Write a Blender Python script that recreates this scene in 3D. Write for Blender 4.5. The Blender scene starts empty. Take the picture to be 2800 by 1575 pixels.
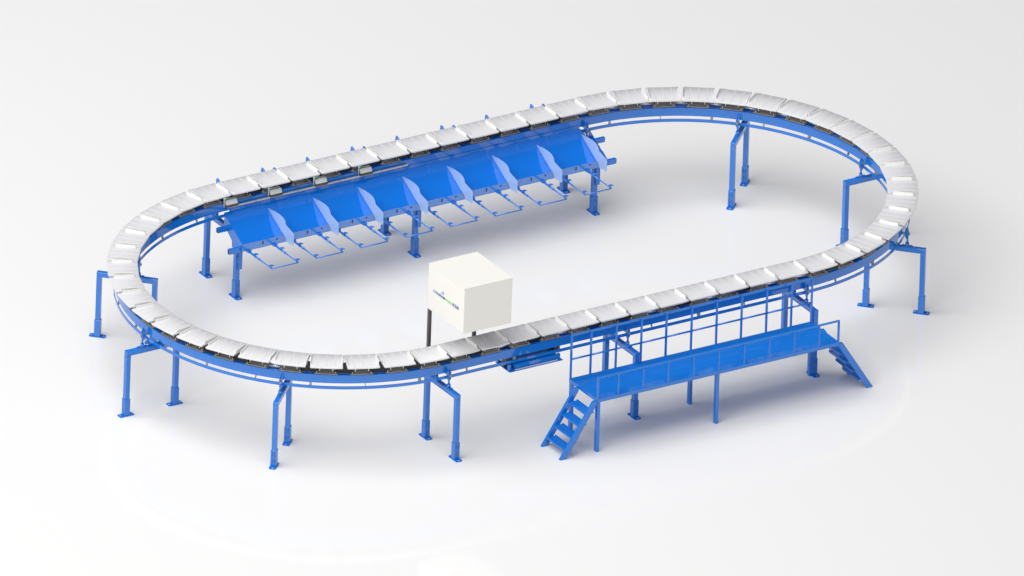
import bpy, bmesh, math, random
from mathutils import Vector, Matrix
random.seed(7)
C = bpy.context.scene.collection
SC = bpy.context.scene

# ------------------------------------------------------------------ camera
RX = Vector((0.85358111, -0.52008755, 0.03013669))
UX = Vector((0.20180667, 0.38343365, 0.90125063))
WX = Vector((-0.48028466, -0.76320873, 0.43224886))
cam_d = bpy.data.cameras.new('camera'); cam = bpy.data.objects.new('camera', cam_d); C.objects.link(cam)
cam_d.type = 'ORTHO'; cam_d.ortho_scale = 2800 / 120.0
cam_d.clip_start = 0.5; cam_d.clip_end = 600
m = Matrix.Identity(4)
loc = RX * 0.0601 + UX * 0.834 + WX * 55
for i in range(3):
    m[i][0] = RX[i]; m[i][1] = UX[i]; m[i][2] = WX[i]; m[i][3] = loc[i]
cam.matrix_world = m
SC.camera = cam

# ------------------------------------------------------------------ light
SC.view_settings.view_transform = 'Standard'; SC.view_settings.look = 'None'
SC.view_settings.exposure = 0.0; SC.view_settings.gamma = 1.0
try: SC.view_settings.use_curve_mapping = False
except Exception: pass
world = bpy.data.worlds.new('World'); SC.world = world; world.use_nodes = True
nt = world.node_tree; nt.nodes.clear()
wo = nt.nodes.new('ShaderNodeOutputWorld'); bg = nt.nodes.new('ShaderNodeBackground')
tc = nt.nodes.new('ShaderNodeTexCoord')
dp = nt.nodes.new('ShaderNodeVectorMath'); dp.operation = 'DOT_PRODUCT'
dp.inputs[1].default_value = Vector((-0.74, -0.60, 0.12)).normalized()
cr = nt.nodes.new('ShaderNodeValToRGB')
mr = nt.nodes.new('ShaderNodeMapRange'); mr.inputs['From Min'].default_value = -1; mr.inputs['From Max'].default_value = 1
nt.links.new(tc.outputs['Generated'], dp.inputs[0]); nt.links.new(dp.outputs['Value'], mr.inputs['Value'])
nt.links.new(mr.outputs['Result'], cr.inputs['Fac'])
e = cr.color_ramp.elements
e[0].position = 0.0; e[0].color = (0.09, 0.096, 0.118, 1)
e[1].position = 1.0; e[1].color = (1.2, 1.19, 1.165, 1)
x = e.new(0.52); x.color = (0.13, 0.135, 0.158, 1)
x = e.new(0.80); x.color = (1.05, 1.05, 1.04, 1)
nt.links.new(cr.outputs['Color'], bg.inputs['Color']); bg.inputs['Strength'].default_value = 1.0
nt.links.new(bg.outputs['Background'], wo.inputs['Surface'])

ld = bpy.data.lights.new('softbox', 'AREA'); ld.shape = 'SQUARE'; ld.size = 88; ld.energy = 80000
ld.color = (1.0, 0.992, 0.98)
lamp = bpy.data.objects.new('softbox', ld); C.objects.link(lamp)
lamp.location = (-38, 0, 76)
lamp.rotation_euler = (Vector((0, 0, 0)) - lamp.location).to_track_quat('-Z', 'Y').to_euler()

# ------------------------------------------------------------------ materials
def mat(name, col, rough=0.3, metal=0.0, ior=1.5, noise=0.0, bump=0.0, scale=40):
    mm = bpy.data.materials.new(name); mm.use_nodes = True
    n = mm.node_tree; b = n.nodes['Principled BSDF']
    b.inputs['Base Color'].default_value = (*col, 1); b.inputs['Roughness'].default_value = rough
    b.inputs['Metallic'].default_value = metal; b.inputs['IOR'].default_value = ior
    if noise or bump:
        t = n.nodes.new('ShaderNodeTexCoord'); ns = n.nodes.new('ShaderNodeTexNoise')
        ns.inputs['Scale'].default_value = scale; ns.inputs['Detail'].default_value = 4
        n.links.new(t.outputs['Object'], ns.inputs['Vector'])
        if noise:
            mrn = n.nodes.new('ShaderNodeMapRange')
            mrn.inputs['To Min'].default_value = max(0, rough - noise); mrn.inputs['To Max'].default_value = rough + noise
            n.links.new(ns.outputs['Fac'], mrn.inputs['Value']); n.links.new(mrn.outputs['Result'], b.inputs['Roughness'])
        if bump:
            bp = n.nodes.new('ShaderNodeBump'); bp.inputs['Strength'].default_value = bump; bp.inputs['Distance'].default_value = 0.002
            n.links.new(ns.outputs['Fac'], bp.inputs['Height']); n.links.new(bp.outputs['Normal'], b.inputs['Normal'])
    return mm

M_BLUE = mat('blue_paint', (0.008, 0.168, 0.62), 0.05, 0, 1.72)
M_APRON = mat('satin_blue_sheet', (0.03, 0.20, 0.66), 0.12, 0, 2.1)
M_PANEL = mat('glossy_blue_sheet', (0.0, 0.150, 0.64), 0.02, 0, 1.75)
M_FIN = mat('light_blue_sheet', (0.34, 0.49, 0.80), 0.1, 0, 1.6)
M_HOLE = mat('dark_recess', (0.004, 0.008, 0.03), 0.5)
M_WHITE = mat('white_tray_plastic', (0.67, 0.67, 0.69), 0.25, 0, 1.5)
M_WALL = mat('ivory_plastic', (0.80, 0.795, 0.775), 0.3)
M_CREAM = mat('cream_sheet_metal', (0.80, 0.785, 0.74), 0.4, 0, 1.4)
M_GREY = mat('grey_steel', (0.34, 0.32, 0.285), 0.35, 0.2, 1.5)
M_LEG = mat('dark_grey_post', (0.10, 0.095, 0.088), 0.4, 0.4, 1.5, noise=0.06)
M_ALU = mat('aluminium', (0.60, 0.58, 0.52), 0.35, 0.15, 1.5)
M_CHROME = mat('bright_steel', (0.72, 0.72, 0.73), 0.18, 0.9)
M_BLACK = mat('black_cover', (0.012, 0.011, 0.009), 0.5)
M_SENS = mat('sensor_white', (0.72, 0.74, 0.72), 0.35)
M_GREEN = mat('sensor_green', (0.25, 0.65, 0.22), 0.4)
M_LBLUE = mat('logo_blue', (0.0, 0.13, 0.42), 0.5)
M_LGREEN = mat('logo_green', (0.22, 0.68, 0.13), 0.5)
M_LCJK = mat('logo_slate_blue', (0.06, 0.15, 0.42), 0.5)
M_FLOOR = mat('glossy_white_floor', (0.825, 0.82, 0.815), 0.06, 0, 1.36)
M_STUD = mat('pale_stud', (0.7, 0.7, 0.7), 0.3, 0.2)

# ------------------------------------------------------------------ mesh helpers
class MB:
    def __init__(s): s.bm = bmesh.new()
    def box(s, x0, x1, y0, y1, z0, z1, M=None):
        P = [(x, y, z) for x in (x0, x1) for y in (y0, y1) for z in (z0, z1)]
        v = [s.bm.verts.new(M @ Vector(p) if M else p) for p in P]
        for f in ((0,1,3,2),(4,6,7,5),(0,4,5,1),(2,3,7,6),(0,2,6,4),(1,5,7,3)): s.bm.faces.new([v[i] for i in f])
        return s
    def prism(s, pts, a, b, axis='x', M=None):
        def mk(p, t):
            q = {'x': (t, p[0], p[1]), 'y': (p[0], t, p[1]), 'z': (p[0], p[1], t)}[axis]
            return M @ Vector(q) if M else Vector(q)
        A = [s.bm.verts.new(mk(p, a)) for p in pts]; B = [s.bm.verts.new(mk(p, b)) for p in pts]
        n = len(pts)
        s.bm.faces.new(A); s.bm.faces.new(B[::-1])
        for i in range(n): s.bm.faces.new((A[i], B[i], B[(i+1) % n], A[(i+1) % n]))
        return s
    def rod(s, p, q, r, n=10, r2=None, smooth=True):
        p = Vector(p); q = Vector(q); d = (q - p).normalized()
        a = d.orthogonal().normalized(); b = d.cross(a); r2 = r if r2 is None else r2
        A = []; B = []
        for i in range(n):
            t = 2 * math.pi * i / n; o = a * math.cos(t) + b * math.sin(t)
            A.append(s.bm.verts.new(p + o * r)); B.append(s.bm.verts.new(q + o * r2))
        s.bm.faces.new(A[::-1]); s.bm.faces.new(B)
        for i in range(n):
            f = s.bm.faces.new((A[i], A[(i+1) % n], B[(i+1) % n], B[i])); f.smooth = smooth
        return s
    def beam(s, p, q, w, h, up=(0, 0, 1)):
        """rectangular bar from p to q, w across, h along up"""
        p = Vector(p); q = Vector(q); d = (q - p); L = d.length; d.normalize()
        sd = d.cross(Vector(up)).normalized(); u = sd.cross(d)
        M = Matrix.Identity(4)
        for i in range(3): M[i][0] = d[i]; M[i][1] = sd[i]; M[i][2] = u[i]; M[i][3] = p[i]
        return s.box(0, L, -w/2, w/2, -h/2, h/2, M)
    def dome(s, x, y, z, r, h, n=8):
        rings = []
        for k in range(3):
            a = k / 3 * math.pi / 2
            rings.append([s.bm.verts.new((x + r*math.cos(a)*math.cos(2*math.pi*i/n), y + r*math.cos(a)*math.sin(2*math.pi*i/n), z + h*math.sin(a))) for i in range(n)])
        top = s.bm.verts.new((x, y, z + h))
        for k in range(2):
            for i in range(n):
                f = s.bm.faces.new((rings[k][i], rings[k][(i+1)%n], rings[k+1][(i+1)%n], rings[k+1][i])); f.smooth = True
        for i in range(n):
            f = s.bm.faces.new((rings[2][i], rings[2][(i+1)%n], top)); f.smooth = True
        return s
    def build(s, name, material, parent=None, bevel=0.0):
        bmesh.ops.recalc_face_normals(s.bm, faces=s.bm.faces)
        if bevel:
            es = [ed for ed in s.bm.edges if len(ed.link_faces) == 2 and ed.calc_face_angle(0) > 0.6]
            bmesh.ops.bevel(s.bm, geom=es, offset=bevel, segments=1, affect='EDGES', profile=0.5)
        me = bpy.data.meshes.new(name); s.bm.to_mesh(me); s.bm.free()
        me.materials.append(material)
        o = bpy.data.objects.new(name, me); C.objects.link(o)
        if parent: o.parent = parent
        return o

def thing(name, label, cat, loc=(0, 0, 0), rz=0, group=None):
    o = bpy.data.objects.new(name, None); C.objects.link(o)
    o.location = loc; o.rotation_euler = (0, 0, rz); o.empty_display_size = 0.2
    o['label'] = label; o['category'] = cat
    if group: o['group'] = group
    return o
def dup_children(src, dst, skip=()):
    for ch in list(src.children):
        if ch.name.split('.')[0] in skip: continue
        c = ch.copy(); C.objects.link(c); c.parent = dst
        dup_children(ch, c)
def dup(src, loc, rz, label, skip=()):
    r = src.copy(); C.objects.link(r); r.location = loc; r.rotation_euler = (0, 0, rz); r['label'] = label
    dup_children(src, r, skip)
    return r

# ------------------------------------------------------------------ setting
FZ = 0.0
fl = MB(); fl.prism([(170*math.cos(t*math.pi/48), 170*math.sin(t*math.pi/48)) for t in range(96)], FZ - 0.05, FZ, 'z')
floor = fl.build('floor', M_FLOOR); floor['kind'] = 'structure'

# ------------------------------------------------------------------ track geometry
S_, R_, W_ = 4.7756, 4.8145, 1.3037
PER = 4*S_ + 2*math.pi*R_
def track(s):
    """arc length -> (x, y, tangent angle); starts at the near straight's left end"""
    s %= PER
    if s < 2*S_: return (-S_ + s, -R_, 0.0)
    s -= 2*S_
    if s < math.pi*R_:
        a = -math.pi/2 + s/R_; return (S_ + R_*math.cos(a), R_*math.sin(a), a + math.pi/2)
    s -= math.pi*R_
    if s < 2*S_: return (S_ - s, R_, math.pi)
    s -= 2*S_
    a = math.pi/2 + s/R_; return (-S_ + R_*math.cos(a), R_*math.sin(a), a + math.pi/2)
NB = 112
stations = []
for k in range(NB + 1):
    a = -math.pi/2 + math.pi*k/NB; stations.append((S_, 0, math.cos(a), math.sin(a)))
for k in range(NB + 1):
    a = math.pi/2 + math.pi*k/NB; stations.append((-S_, 0, math.cos(a), math.sin(a)))
def sweep(poly, name, material, parent):
    """sweep a closed (r,z) polygon round the loop; r is outward from the centreline"""
    bm = bmesh.new(); n = len(poly); N = len(stations)
    for j in range(n):
        p, q = poly[j], poly[(j+1) % n]
        A = []; B = []
        for (cx, cy, dx, dy) in stations:
            A.append(bm.verts.new((cx + (R_+p[0])*dx, cy + (R_+p[0])*dy, p[1])))
            B.append(bm.verts.new((cx + (R_+q[0])*dx, cy + (R_+q[0])*dy, q[1])))
        for i in range(N):
            f = bm.faces.new((A[i], A[(i+1) % N], B[(i+1) % N], B[i])); f.smooth = True
    bmesh.ops.recalc_face_normals(bm, faces=bm.faces)
    me = bpy.data.meshes.new(name); bm.to_mesh(me); bm.free(); me.materials.append(material)
    o = bpy.data.objects.new(name, me); C.objects.link(o); o.parent = parent
    return o

conv = thing('conveyor_track', 'blue oval conveyor track of twin steel channels carrying the white trays', 'conveyor', (0, 0, 0))
BT, BB = 2.177, 1.974
for sg, nm in ((1, 'side_beam'), (-1, 'side_beam')):
    sweep([(sg*.165, BB), (sg*.165, BT), (sg*.085, BT), (sg*.085, BT-.012), (sg*.152, BT-.012), (sg*.152, BB+.012), (sg*.085, BB+.012), (sg*.085, BB)], nm, M_BLUE, conv)
    sweep([(sg*.178, 1.835), (sg*.178, 1.910), (sg*.192, 1.910), (sg*.192, 1.835)], 'guide_rail', M_BLUE, conv)
nbr = 40
for k in range(nbr):
    x, y, a = track(0.55 + k*PER/nbr)
    M = Matrix.Translation((x, y, 0)) @ Matrix.Rotation(a, 4, 'Z')
    for sg in (-1, 1):     # local -y is outward (loop runs counter-clockwise)
        b = MB(); b.prism([(sg*.075, BB-.002), (sg*.165, BB-.002), (sg*.176, 1.90), (sg*.176, 1.845), (sg*.150, 1.845)], -.006, .006, 'x', M)
        b.box(-.006, .05, sg*.165 - .005, sg*.165 + .005, 1.85, BB-.003, M) if k % 2 else None
        b.build('rail_bracket', M_GREY, conv)

# ------------------------------------------------------------------ portal supports
def make_support():
    t = thing('portal_support', '', 'support', group='blue portal supports under the conveyor loop')
    # local x is radial outward, y tangent
    for sg in (-1, 1):
        cx = sg*W_/2
        b = MB().box(cx-.0575, cx+.0575, -.0575, .0575, .021, 1.514)
        leg = b.build('leg', M_BLUE, t, .005)
        b = MB().box(cx-.071, cx+.071, -.071, .071, .021, .43)
        sl = b.build('sleeve', M_BLUE, leg, .005)
        b = MB()
        for face in (-1, 1):
            fx = cx + face*.0715
            for cy in (-.026, .026):
                for z0 in (.10, .27): b.box(min(fx, fx-face*.004), max(fx, fx-face*.004), cy-.006, cy+.006, z0, z0+.12)
        b.build('slot', M_HOLE, leg)
        rr = .03; pts = []
        for (qx, qy, a0) in ((cx+.19-rr, .083-rr, 0), (cx-.19+rr, .083-rr, 90), (cx-.19+rr, -.083+rr, 180), (cx+.19-rr, -.083+rr, 270)):
            for d in (0, 45, 90):
                a = math.radians(a0+d); pts.append((qx+rr*math.cos(a), qy+rr*math.sin(a)))
        b = MB(); b.prism(pts, 0, .02, 'z')
        fp = b.build('foot_plate', M_BLUE, leg)
        for d in (-1, 1): MB().rod((cx+d*.15, 0, .0195), (cx+d*.15, 0, .0225), .016, 10).build('anchor_hole', M_STUD, leg)
    MB().box(-W_/2-.058, W_/2+.058, -.0585, .0585, 1.515, 1.635).build('crossbeam', M_BLUE, t, .006)
    for sg in (-1, 1):
        b = MB().box(sg*.27-.12, sg*.27+.12, -.05, .05, 1.636, 1.652)
        b.rod((sg*.27, 0, 1.652), (sg*.27, 0, 1.73), .05, 12, .042).rod((sg*.27, 0, 1.73), (sg*.27, 0, 1.90), .024, 10)
        for d in (-1, 1): b.rod((sg*.27+d*.095, 0, 1.652), (sg*.27+d*.095, 0, 1.682), .017, 6)
        j = b.build('levelling_jack', M_BLUE, t)
        P = [(.228, 1.86), (.205, 1.94), (.212, 2.03), (.232, 2.095), (.262, 2.095), (.286, 2.03), (.302, 1.95), (.292, 1.87), (.272, 1.83), (.243, 1.83)]
        b = MB().prism([(sg*p[0], p[1]) for p in P], -.028, -.008, 'y')
        b.prism([(sg*p[0], p[1]) for p in P], .026, .044, 'y')
        b.build('clamp_plate', M_BLUE, t)
    MB().box(-.33, .33, -.006, .024, 1.925, 1.972).build('tie_bar', M_GREY, t)
    return t
sup0 = make_support()
supports = [  # centre x, y, radial angle, label
 (-S_, 135, 'blue portal support under the left bend with the leftmost leg of all'),
 (-S_, 180, 'blue portal support at the left end of the loop, its beam running left to right'),
 (-S_, 225, 'blue portal support under the near left bend, standing closest to the bottom edge'),
 (-S_, 270, 'blue portal support under the near straight, just left below the cream cabinet'),
 (0, 270, 'blue portal support under the near straight behind the left half of the work platform'),
 (S_, 270, 'blue portal support under the near straight behind the right end of the work platform'),
 (S_, 315, 'blue portal support under the right bend with the rightmost leg of all'),
 (S_, 0, 'blue portal support at the right end of the loop, its beam seen inside the bend'),
 (S_, 45, 'blue portal support under the far right bend, alone right of the sorting chute'),
 (S_, 90, 'blue portal support holding the right end of the sorting chute'),
 (0, 90, 'blue portal support holding the middle of the sorting chute'),
 (-S_, 90, 'blue portal support holding the left end of the sorting chute'),
]
for i, (cx, ang, lab) in enumerate(supports):
    a = math.radians(ang); p = (cx + R_*math.cos(a), R_*math.sin(a), 0)
    if i == 0:
        sup0.location = p; sup0.rotation_euler = (0, 0, a); sup0['label'] = lab
    else:
        t = dup(sup0, p, a, lab)
        if i in (10, 11):      # the chute takes the place of the inner clamp here
            for ch in list(t.children):
                if ch.name.split('.')[0] == 'tie_bar': bpy.data.objects.remove(ch); continue
                if ch.name.split('.')[0] in ('clamp_plate', 'levelling_jack') and max(v.co.x for v in ch.data.vertices) < 0: bpy.data.objects.remove(ch)

# ------------------------------------------------------------------ carrier trays
ORD = ['first', 'second', 'third', 'fourth', 'fifth', 'sixth', 'seventh', 'eighth', 'ninth', 'tenth', 'eleventh', 'twelfth', 'thirteenth', 'fourteenth', 'fifteenth', 'sixteenth', 'seventeenth', 'eighteenth', 'nineteenth', 'twentieth']
def make_tray():
    t = thing('carrier_tray', '', 'tray', group='white carrier trays riding round the conveyor loop')
    def zt(u):
        if u > .19:      # leading end steps up to a shoulder
            a = min(1.0, (u - .19) / .11); return 2.458 + .006*a*a*(3 - 2*a)
        a = max(0, -u - .33) / .045
        return 2.458 + .008*a*a
    N = 28; W = .352
    us = [-.366 + .746*i/N for i in range(N+1)]
    b = MB(); bm = b.bm
    rows = []
    for i_, u in enumerate(us):
        z = zt(u); ins = .008 if i_ in (0, N) else (.010 if u > .345 else 0)
        rows.append([bm.verts.new((u, yy, zz)) for yy, zz in ((-W+ins, z-.034), (-W+ins, z-.004), (-W+.006+ins, z), (W-.006-ins, z), (W-ins, z-.004), (W-ins, z-.034))])
    for i in range(N):
        for k in range(6):
            f = bm.faces.new((rows[i][k], rows[i+1][k], rows[i+1][(k+1) % 6], rows[i][(k+1) % 6])); f.smooth = k in (2, 5)
    bm.faces.new(rows[0]); bm.faces.new(rows[-1][::-1])
    for u in (-.205, 0.0, .205):     # raised ribs across the tray
        z = zt(u); b.prism([(u-.011, z-.001), (u-.006, z+.0028), (u+.006, z+.0028), (u+.011, z-.001)], -W+.03, W-.03, 'y')
    for u0 in (-.105, .105):
        for du in (-.032, .032):
            for v in (-.035, .035): b.dome(u0+du, v, zt(u0+du)-.001, .013, .006)
    pan = b.build('tray_pan', M_WHITE, t)
    for u0, hh, tilt in ((-.355, .050, -.006), (.352, .062, .012)):
        z0 = zt(u0) - .004
        b = MB()
        v = [(-.245, z0), (.245, z0), (.215, z0+hh), (-.215, z0+hh)]
        bm = b.bm; A = []; B = []
        for (yy, zz) in v:
            q = tilt if zz > z0 else 0
            A.append(bm.verts.new((u0-.007+q, yy, zz))); B.append(bm.verts.new((u0+.007+q, yy, zz)))
        bm.faces.new(A); bm.faces.new(B[::-1])
        for i in range(4): bm.faces.new((A[i], B[i], B[(i+1)%4], A[(i+1)%4]))
        b.build('end_wall', M_WALL, pan)
    MB().box(-.26, .26, -.158, .158, 2.190, 2.204).build('carriage_plate', M_GREY, t)
    for u in (-.15, .15):
        for v in (-.125, .125):
            b = MB().rod((u, v, 2.204), (u, v, 2.40), .0125, 8); b.build('post', M_CHROME, t)
    Mt = Matrix.Translation((0, 0, 2.395)) @ Matrix.Rotation(math.radians(-3.5), 4, 'Y')
    MB().box(-.19, .19, -.15, .15, -.007, .007, Mt).build('tilt_plate', M_GREY, t)
    for u in (-.215, .215):
        for v in (-.12, .12): MB().rod((u, v, 2.204), (u, v, 2.24), .013, 8).build('bolt', M_ALU, t)
    MB().rod((.25, 0, 2.215), (.548, 0, 2.215), .027, 12).build('link_rod', M_CHROME, t)
    MB().prism([(.215, 2.206), (.585, 2.206), (.60, 2.25), (.60, 2.39), (.53, 2.405), (.24, 2.395), (.20, 2.33)], -.07, .07, 'y').build('motor_cover', M_BLACK, t)
    return t
tray0 = make_tray()
NT = 62; PITCH = PER / NT; S0 = 3.175 + PITCH/2
segs = {'near': [], 'right': [], 'far': [], 'left': []}
L1 = 2*S_; L2 = L1 + math.pi*R_; L3 = L2 + 2*S_
allt = []
for k in range(NT):
    s = (S0 + k*PITCH) % PER
    seg = 'near' if s < L1 else 'right' if s < L2 else 'far' if s < L3 else 'left'
    segs[seg].append(s)
for seg in segs: segs[seg].sort()
segs['far'].reverse(); segs['right'].reverse()          # far: left to right; right bend: from far side to near side
def tray_label(seg, i):
    if seg == 'near':
        x = track(segs[seg][i])[0]
        ex = ' beneath the cream cabinet' if -4.75 < x < -3.5 else ' behind the platform railing' if x > -1.7 else ''
        return f'white carrier tray{ex}, {ORD[i]} from the left along the near straight'
    if seg == 'far': return f'white carrier tray above the sorting chute, {ORD[i]} from the left along the far straight'
    if seg == 'right': return f'white carrier tray on the right bend, {ORD[i]} counting clockwise from the far straight'
    return f'white carrier tray on the left bend, {ORD[i]} counting anticlockwise from the far straight'
first = True; n_t = 0
for seg in segs:
    for i, s in enumerate(segs[seg]):
        x, y, a = track(s); lab = tray_label(seg, i)
        dark = seg in ('near', 'far') or (seg == 'left') or (seg == 'right' and i >= len(segs[seg]) - 6)
        if seg != 'far' and random.random() < .25: dark = False
        if first:
            tray0.location = (x, y, 0); tray0.rotation_euler = (0, 0, a); tray0['label'] = lab; first = False
        else:
            dup(tray0, (x, y, 0), a, lab, () if dark else ('motor_cover',))

# ------------------------------------------------------------------ sorting chute on the far straight
chute = thing('sorting_chute', 'long blue sloping sorting chute with light blue dividers along the far straight', 'chute', (0, 3.8, 0))
def rel(o, p): o.matrix_parent_inverse = Matrix.Translation(-Vector(p)); return o
def part(b, name, material, parent=chute, base=(0, 3.8, 0), bevel=0.0):
    o = b.build(name, material, parent, bevel)
    if parent is chute: o.location = -Vector(base)
    return o
CX = 4.868
b = MB(); bm = b.bm
pl = [(-CX, 3.79), (CX, 3.79), (CX, 3.98), (4.64, 4.53), (-CX, 4.53)]
pz = lambda y: 1.497 + (y-3.79)*.523
A = [bm.verts.new((x, y, pz(y))) for x, y in pl]; B = [bm.verts.new((x, y, pz(y)-.012)) for x, y in pl]
bm.faces.new(A); bm.faces.new(B[::-1])
for i in range(5): bm.faces.new((A[i], B[i], B[(i+1) % 5], A[(i+1) % 5]))
b.prism([(4.5305, 1.8842), (4.63, 1.950), (4.63, 1.938), (4.5305, 1.8722)], -CX, 4.64, 'x')
part(b, 'slide_panel', M_PANEL)
b = MB().prism([(3.789, 1.4965), (3.789, 1.325), (3.83, 1.308), (3.83, 1.318), (3.80, 1.330), (3.80, 1.4845)], -CX, CX, 'x')
ap = part(b, 'front_apron', M_APRON)
b = MB()
for k in range(8):
    xx = -4.32 + 1.194*k
    b.box(xx-.015, xx+.015, 3.7865, 3.7885, 1.385, 1.47)
    b.box(xx-.055, xx-.045, 3.7865, 3.7885, 1.44, 1.455); b.box(xx-.055, xx-.045, 3.7865, 3.7885, 1.40, 1.415)
    b.rod((xx+.375, 3.7865, 1.44), (xx+.375, 3.7885, 1.44), .022, 12)
b.build('slot', M_HOLE, ap)
# raised back flange between panel and track
b = MB().prism([(4.641, 1.94), (4.641, 2.03), (4.632, 2.03), (4.632, 1.94)], -4.72, 4.62, 'x'); part(b, 'back_flange', M_BLUE)
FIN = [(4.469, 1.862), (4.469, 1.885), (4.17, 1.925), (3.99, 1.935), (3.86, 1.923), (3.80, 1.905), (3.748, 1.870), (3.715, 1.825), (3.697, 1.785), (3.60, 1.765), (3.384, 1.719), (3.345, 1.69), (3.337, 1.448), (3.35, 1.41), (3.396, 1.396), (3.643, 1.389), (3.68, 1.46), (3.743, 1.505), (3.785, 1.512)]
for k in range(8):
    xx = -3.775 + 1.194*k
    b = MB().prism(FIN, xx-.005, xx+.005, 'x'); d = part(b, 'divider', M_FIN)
    b = MB().beam((xx-.012, 4.30, 1.776), (xx-.012, 3.82, 1.525), .014, .014)
    b.build('fixing_strip', M_BLUE, d)
for (yy, zz, w, h) in ((4.42, 1.655, .08, .12), (3.90, 1.335, .08, .13)):
    b = MB().box(-5.17, 5.17, yy-w/2, yy+w/2, zz-h/2, zz+h/2); tb = part(b, 'cross_tube', M_BLUE, bevel=.006)
    b = MB()
    for sx in (-1, 1): b.box(min(sx*5.169, sx*5.172), max(sx*5.169, sx*5.172), yy-w/2+.012, yy+w/2-.012, zz-h/2+.012, zz+h/2-.012)
    b.build('tube_opening', M_HOLE, tb)
for xx in (-S_, 0, S_):
    for sx in (-.085, .085):
        b = MB().prism([(4.60, 1.915), (4.53, 1.868), (3.805, 1.485), (3.805, 1.34), (3.95, 1.25), (4.25, 1.25), (4.25, 1.40), (4.62, 1.66)], xx+sx-.005, xx+sx+.005, 'x')
        part(b, 'gusset_plate', M_BLUE)
    b = MB().box(xx-.02, xx+.085, 4.055, 4.10, .73, 1.27).box(xx-.045, xx-.025, 4.085, 4.10, .80, 1.30)
    b.rod((xx-.035, 4.08, .95), (xx-.035, 4.05, .95), .03, 8).rod((xx-.035, 4.08, 1.02), (xx-.035, 4.05, 1.02), .022, 8)
    part(b, 'mounting_bracket', M_BLUE)
def bag_frame(x0):
    z = 1.30; y0, y1 = 3.84, 2.74; x1 = x0 + .70; r = .016
    b = MB().rod((x0, y0, z), (x0, y1, z), r, 8).rod((x1, y0, z), (x1, y1, z), r, 8).rod((x0, y1, z), (x1, y1, z), r, 8)
    for xx in (x0, x1):
        b.rod((xx, y0, z), (xx, 3.30, z), .026, 8)
        b.box(xx-.05, xx+.05, 3.72, 3.82, z-.01, z+.035)
    f = part(b, 'bag_frame', M_BLUE)
    for xx, yy, s in ((x0, 3.46, -1), (x0, 2.78, -1), (x1, 3.46, 1), (x1, 2.78, 1)):
        b = MB().rod((xx, yy, z), (xx, yy, z+.055), .010, 6)
        b.prism([(xx-.06, yy-.035), (xx+.06, yy-.035), (xx+.045, yy+.03), (xx, yy+.05), (xx-.045, yy+.03)], z+.055, z+.068, 'z')
        b.build('bag_hook', M_BLUE, f)
for k in range(8): bag_frame(-4.71 + 1.194*k)

# sensor rail with four reader heads
sr = thing('sensor_rail', 'slim aluminium rail with four white sensor heads above the chute\'s left half', 'sensor rail', (-2.4, 4.60, 2.05))
def sp(b, name, material, parent=sr):
    o = b.build(name, material, parent)
    if parent is sr: o.location = -Vector((-2.4, 4.60, 2.05))
    return o
b = MB().box(-4.80, .016, 4.585, 4.643, 2.062, 2.080).box(-4.80, .016, 4.585, 4.597, 2.080, 2.098)
rl = sp(b, 'mounting_rail', M_ALU)
b = MB()
for k in range(9): b.rod((-4.6+.56*k, 4.5845, 2.083), (-4.6+.56*k, 4.583, 2.083), .011, 8)
b.build('screw', M_HOLE, rl)
for xx in (-4.70, -3.515, -2.31, -1.11):
    b = MB().prism([(4.56, 2.155), (4.605, 2.25), (4.635, 2.25), (4.60, 2.145)], xx-.15, xx+.15, 'x')
    h = sp(b, 'sensor_head', M_SENS)
    MB().box(xx-.16, xx+.16, 4.545, 4.635, 2.099, 2.15).build('sensor_base', M_LEG, h)
    MB().rod((xx-.17, 4.63, 2.09), (xx-.17, 4.63, 2.29), .014, 8).rod((xx-.17, 4.61, 2.305), (xx-.17, 4.645, 2.305), .028, 12).build('sensor_mast', M_SENS, h)
    MB().box(xx-.13, xx-.03, 4.657, 4.70, 2.255, 2.285).build('indicator', M_GREEN, h)
    MB().box(xx-.02, xx+.14, 4.66, 4.70, 2.24, 2.262).build('connector', M_ALU, h)

# blue deflector plates clamped to the outer side of the far straight
for k in range(8):
    xx = -4.64 + 1.196*k
    b = MB().prism([(4.986, 2.02), (5.20, 2.02), (5.37, 2.36), (5.365, 2.43), (5.335, 2.475), (5.29, 2.487), (5.22, 2.465), (5.10, 2.38)], xx-.004, xx+.004, 'x')
    b.build('deflector_plate', M_BLUE, conv)
    if k % 2 == 1:
        xx += .295
        b = MB().prism([(4.986, 2.02), (5.20, 2.02), (5.33, 2.28), (5.33, 2.38), (5.305, 2.425), (5.26, 2.445), (5.20, 2.44), (5.10, 2.35)], xx-.004, xx+.004, 'x')
        b.build('deflector_plate', M_BLUE, conv)

# ------------------------------------------------------------------ scanner cabinet
cab = thing('scanner_cabinet', 'cream white box cabinet with a blue and green wordmark on grey posts', 'cabinet', (-4.11, -4.03, 1.925))
def cp(b, name, material, parent=cab, bevel=0):
    o = b.build(name, material, parent, bevel)
    if parent is cab: o.location = -Vector((-4.11, -4.03, 1.925))
    return o
BX0, BX1, BY0, BY1, BZ0, BZ1 = -4.757, -3.466, -5.584, -4.03, 3.193, 4.331
hs = cp(MB().box(BX0, BX1, BY0, BY1, BZ0, BZ1), 'housing', M_CREAM, bevel=.012)
MB().box(BX0-.003, BX1+.003, BY0-.003, BY1+.003, BZ1-.006, BZ1+.004).build('lid', M_CREAM, hs, )
for xx in (BX0+.002, BX1-.078):
    cp(MB().box(xx, xx+.076, BY1-.078, BY1-.002, 1.925, BZ0), 'leg', M_LEG, bevel=.004)
    cp(MB().box(xx, xx+.076, -4.648, BY1-.079, 1.985, 2.06), 'bracket_arm', M_LEG, bevel=.004)
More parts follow.
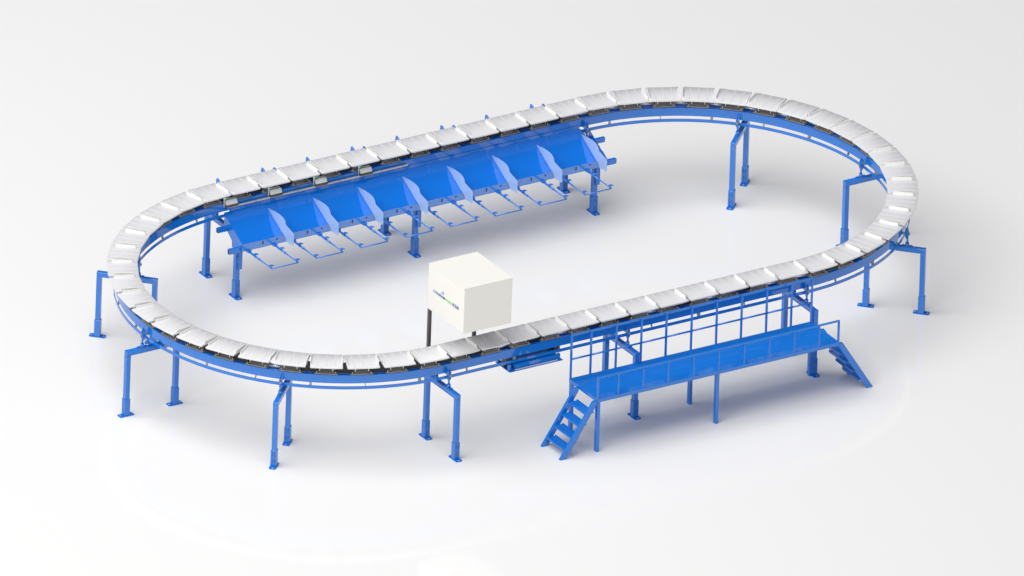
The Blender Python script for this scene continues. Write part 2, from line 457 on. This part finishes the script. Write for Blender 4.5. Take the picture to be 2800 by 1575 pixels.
def text_mesh(txt, size, material, y0, z0, width, parent, name, shear=0.0):
    cu = bpy.data.curves.new(name, 'FONT'); cu.body = txt; cu.size = size; cu.extrude = 0.001; cu.offset = size*.010
    o = bpy.data.objects.new(name, cu); C.objects.link(o)
    dg = bpy.context.evaluated_depsgraph_get(); dg.update()
    me = bpy.data.meshes.new_from_object(o.evaluated_get(dg)); bpy.data.objects.remove(o); bpy.data.curves.remove(cu)
    xs = [v.co.x for v in me.vertices]; x0, x1 = min(xs), max(xs); k = width / (x1 - x0)
    for v in me.vertices:
        lx = (v.co.x - x0)*k; lz = v.co.y*1.0
        v.co = Vector((BX0 - .004 - (v.co.z + .001)*1.0, y0 - lx, z0 + lz))
    me.flip_normals(); me.materials.clear(); me.materials.append(material); me.name = name
    w = bpy.data.objects.new(name, me); C.objects.link(w); w.parent = parent
    return w
text_mesh('CONFIRM', .088, M_LBLUE, -4.263, 3.715, .508, hs, 'wordmark')
text_mesh('WARE', .086, M_LGREEN, -4.778, 3.715, .285, hs, 'wordmark')
def cjk(b, y, z, kind, s=.088):
    X0, X1 = BX0 - .006, BX0 - .003
    def bar(a0, a1, c0, c1): b.box(X0, X1, y - a1*s, y - a0*s, z + c0*s, z + c1*s)
    if kind == 0:       # roofed character
        bar(.44, .54, .88, 1.0); bar(.06, 1, .78, .87); bar(.06, .16, 0, .78); bar(.26, .95, .58, .66); bar(.26, .95, .36, .44)
        bar(.55, .65, 0, .74); bar(.26, .45, .10, .20); bar(.74, .95, .10, .20)
    elif kind == 1:     # three boxes
        for (a, c) in ((.28, .56), (.0, .0), (.54, .0)):
            bar(a, a+.46, c+.36, c+.44); bar(a, a+.46, c, c+.08); bar(a, a+.08, c, c+.44); bar(a+.38, a+.46, c, c+.44)
    else:               # left block with axe
        bar(.0, .46, .80, .88); bar(.0, .46, .58, .66); bar(.0, .46, .34, .42); bar(.19, .28, 0, 1.0); bar(.02, .10, .08, .28); bar(.38, .46, .08, .28)
        bar(.54, .62, .0, .92); bar(.54, 1.0, .84, .92); bar(.54, 1.0, .52, .60); bar(.78, .86, 0, .56)
b = MB()
for i in range(3): cjk(b, -5.10 - i*.098, 3.715, i, .084)
b.build('wordmark', M_LCJK, hs)
b = MB()
for (yy, zz, q) in ((-4.585, 3.800, .012), (-4.625, 3.825, .022), (-4.668, 3.850, .034)):
    b.box(BX0-.006, BX0-.003, yy-q, yy, zz, zz+q)
    if q > .03: b.box(BX0-.006, BX0-.003, yy-q-.018, yy-.018, zz-.026, zz-.004)
b.build('emblem', M_LBLUE, hs)

# ------------------------------------------------------------------ drive unit slung under the near straight
drv = thing('drive_unit', 'blue drive unit slung beneath the near straight, left of the platform', 'drive unit', (-2.47, -4.81, 1.70))
def dpart(b, name, material, parent=drv, bevel=0):
    o = b.build(name, material, parent, bevel)
    if parent is drv: o.location = -Vector((-2.47, -4.81, 1.70))
    return o
dpart(MB().box(-3.18, -1.755, -5.13, -4.50, 1.676, 1.690), 'base_plate', M_BLUE)
for yy in (-5.06, -4.56):
    rb = dpart(MB().box(-3.02, -1.80, yy-.01, yy+.01, 1.691, 1.80).box(-3.02, -1.80, yy-.01, yy+.05, 1.80, 1.812), 'side_channel', M_BLUE)
dpart(MB().box(-3.02, -1.88, -5.105, -5.098, 1.6915, 1.712), 'cover_strip', M_WHITE)
dpart(MB().box(-2.98, -1.85, -4.98, -4.64, 1.70, 1.87), 'motor_block', M_BLUE, bevel=.01)
for xx in (-3.14, -1.83):
    dpart(MB().box(xx-.03, xx+.03, -5.08, -5.02, 1.691, 1.832).box(xx-.03, xx+.03, -4.60, -4.54, 1.691, 1.832), 'hanger_post', M_BLUE)
    dpart(MB().box(xx-.05, xx+.05, -4.96, -4.66, 1.88, 1.973).box(xx-.04, xx+.04, -4.85, -4.77, 1.691, 1.88), 'mounting_block', M_LEG)

# ------------------------------------------------------------------ work platform
plat = thing('work_platform', 'blue raised work platform with railings and a stair at each end', 'platform', (1.47, -6.05, FZ))
def pp(b, name, material=M_BLUE, parent=plat, bevel=0):
    o = b.build(name, material, parent, bevel)
    if parent is plat: o.location = -Vector((1.47, -6.05, FZ))
    return o
X0, X1, YF, YR, DZ = -1.762, 4.700, -6.672, -5.432, 1.345
deck = MB().box(X0+.04, X1-.04, YF+.045, YR-.045, DZ-.018, DZ-.003)
deck = pp(deck, 'deck')
fr = MB()
fr.box(X0, X1, YF, YF+.045, DZ-.092, DZ).box(X0, X1, YR-.045, YR, DZ-.092, DZ)
fr.box(X0, X0+.04, YF+.045, YR-.045, DZ-.092, DZ).box(X1-.04, X1, YF+.045, YR-.045, DZ-.092, DZ)
for k in range(1, 6): fr.box(X0 + k*1.077-.02, X0 + k*1.077+.02, YF+.045, YR-.045, DZ-.09, DZ-.019)
pp(fr, 'deck_frame', bevel=.004)
for (xx, yy) in ((X0+.012, YF), (X0+.012, -5.527), (1.431, YF), (1.431, -5.527), (4.64, -5.527)):
    lg = pp(MB().box(xx, xx+.077, yy+.002, yy+.105, 0.0, DZ-.0925), 'leg', bevel=.004)
# tall railing on the track side
PX = [-1.74, -1.215, -.54, .129, .795, 1.47, 2.14, 2.806, 3.475, 4.14, 4.68]
RB, RT, RM = DZ, DZ+1.115, DZ+.485
ry = YR - .022
rail = pp(MB().box(X0+.001, X1-.001, ry-.02, ry+.02, RT-.045, RT), 'railing', bevel=.004)
mb = MB()
for i in range(10): mb.rod((PX[i]+.0215, ry, RM), (PX[i+1]-.0215, ry, RM), .023, 10)
mb.build('mid_rail', M_BLUE, rail)
for px in PX: MB().box(px-.021, px+.021, ry-.0195, ry+.0195, RB+.001, RT-.046).build('post', M_BLUE, rail)
# low guard on the outer side
QX = [-1.742, -1.205, -.54, .124, .808, 1.475, 2.16, 2.825, 3.49, 4.155, 4.68]
gy = YF + .022
gd = pp(MB().box(X0+.001, X1-.001, gy-.02, gy+.02, DZ+.51, DZ+.55), 'guard_rail', bevel=.004)
for px in QX: MB().box(px-.021, px+.021, gy-.0195, gy+.0195, DZ+.001, DZ+.509).build('post', M_BLUE, gd)
# stairs
def stair(mir):
    fx = (lambda v: v) if not mir else (lambda v: 2*1.469 - v)
    st = None
    poly = [(-2.711, .001), (-2.545, .001), (-1.766, 1.21), (-1.766, 1.30), (-1.862, 1.30)]
    for (ya, yb) in ((-6.668, -6.598), (-5.868, -5.798)):
        b = MB().prism([(fx(p[0]), p[1]) for p in poly], ya, yb, 'y')
        if st is None: st = pp(b, 'staircase', bevel=.004)
        else: b.build('stringer', M_BLUE, st, .004)
    for (nx, nz) in ((-2.03, .995), (-2.213, .738), (-2.397, .48), (-2.58, .223)):
        b = MB().prism([(fx(p[0]), p[1]) for p in ((nx, nz), (nx, nz-.035), (nx+.008, nz-.035), (nx+.008, nz-.010), (nx+.215, nz-.010), (nx+.215, nz))], -6.596, -5.870, 'y')
        b.prism([(fx(p[0]), p[1]) for p in ((nx+.215, nz+.03), (nx+.215, nz-.04), (nx+.223, nz-.04), (nx+.223, nz+.03))], -6.596, -5.870, 'y')
        b.build('tread', M_BLUE, st)
stair(False); stair(True)
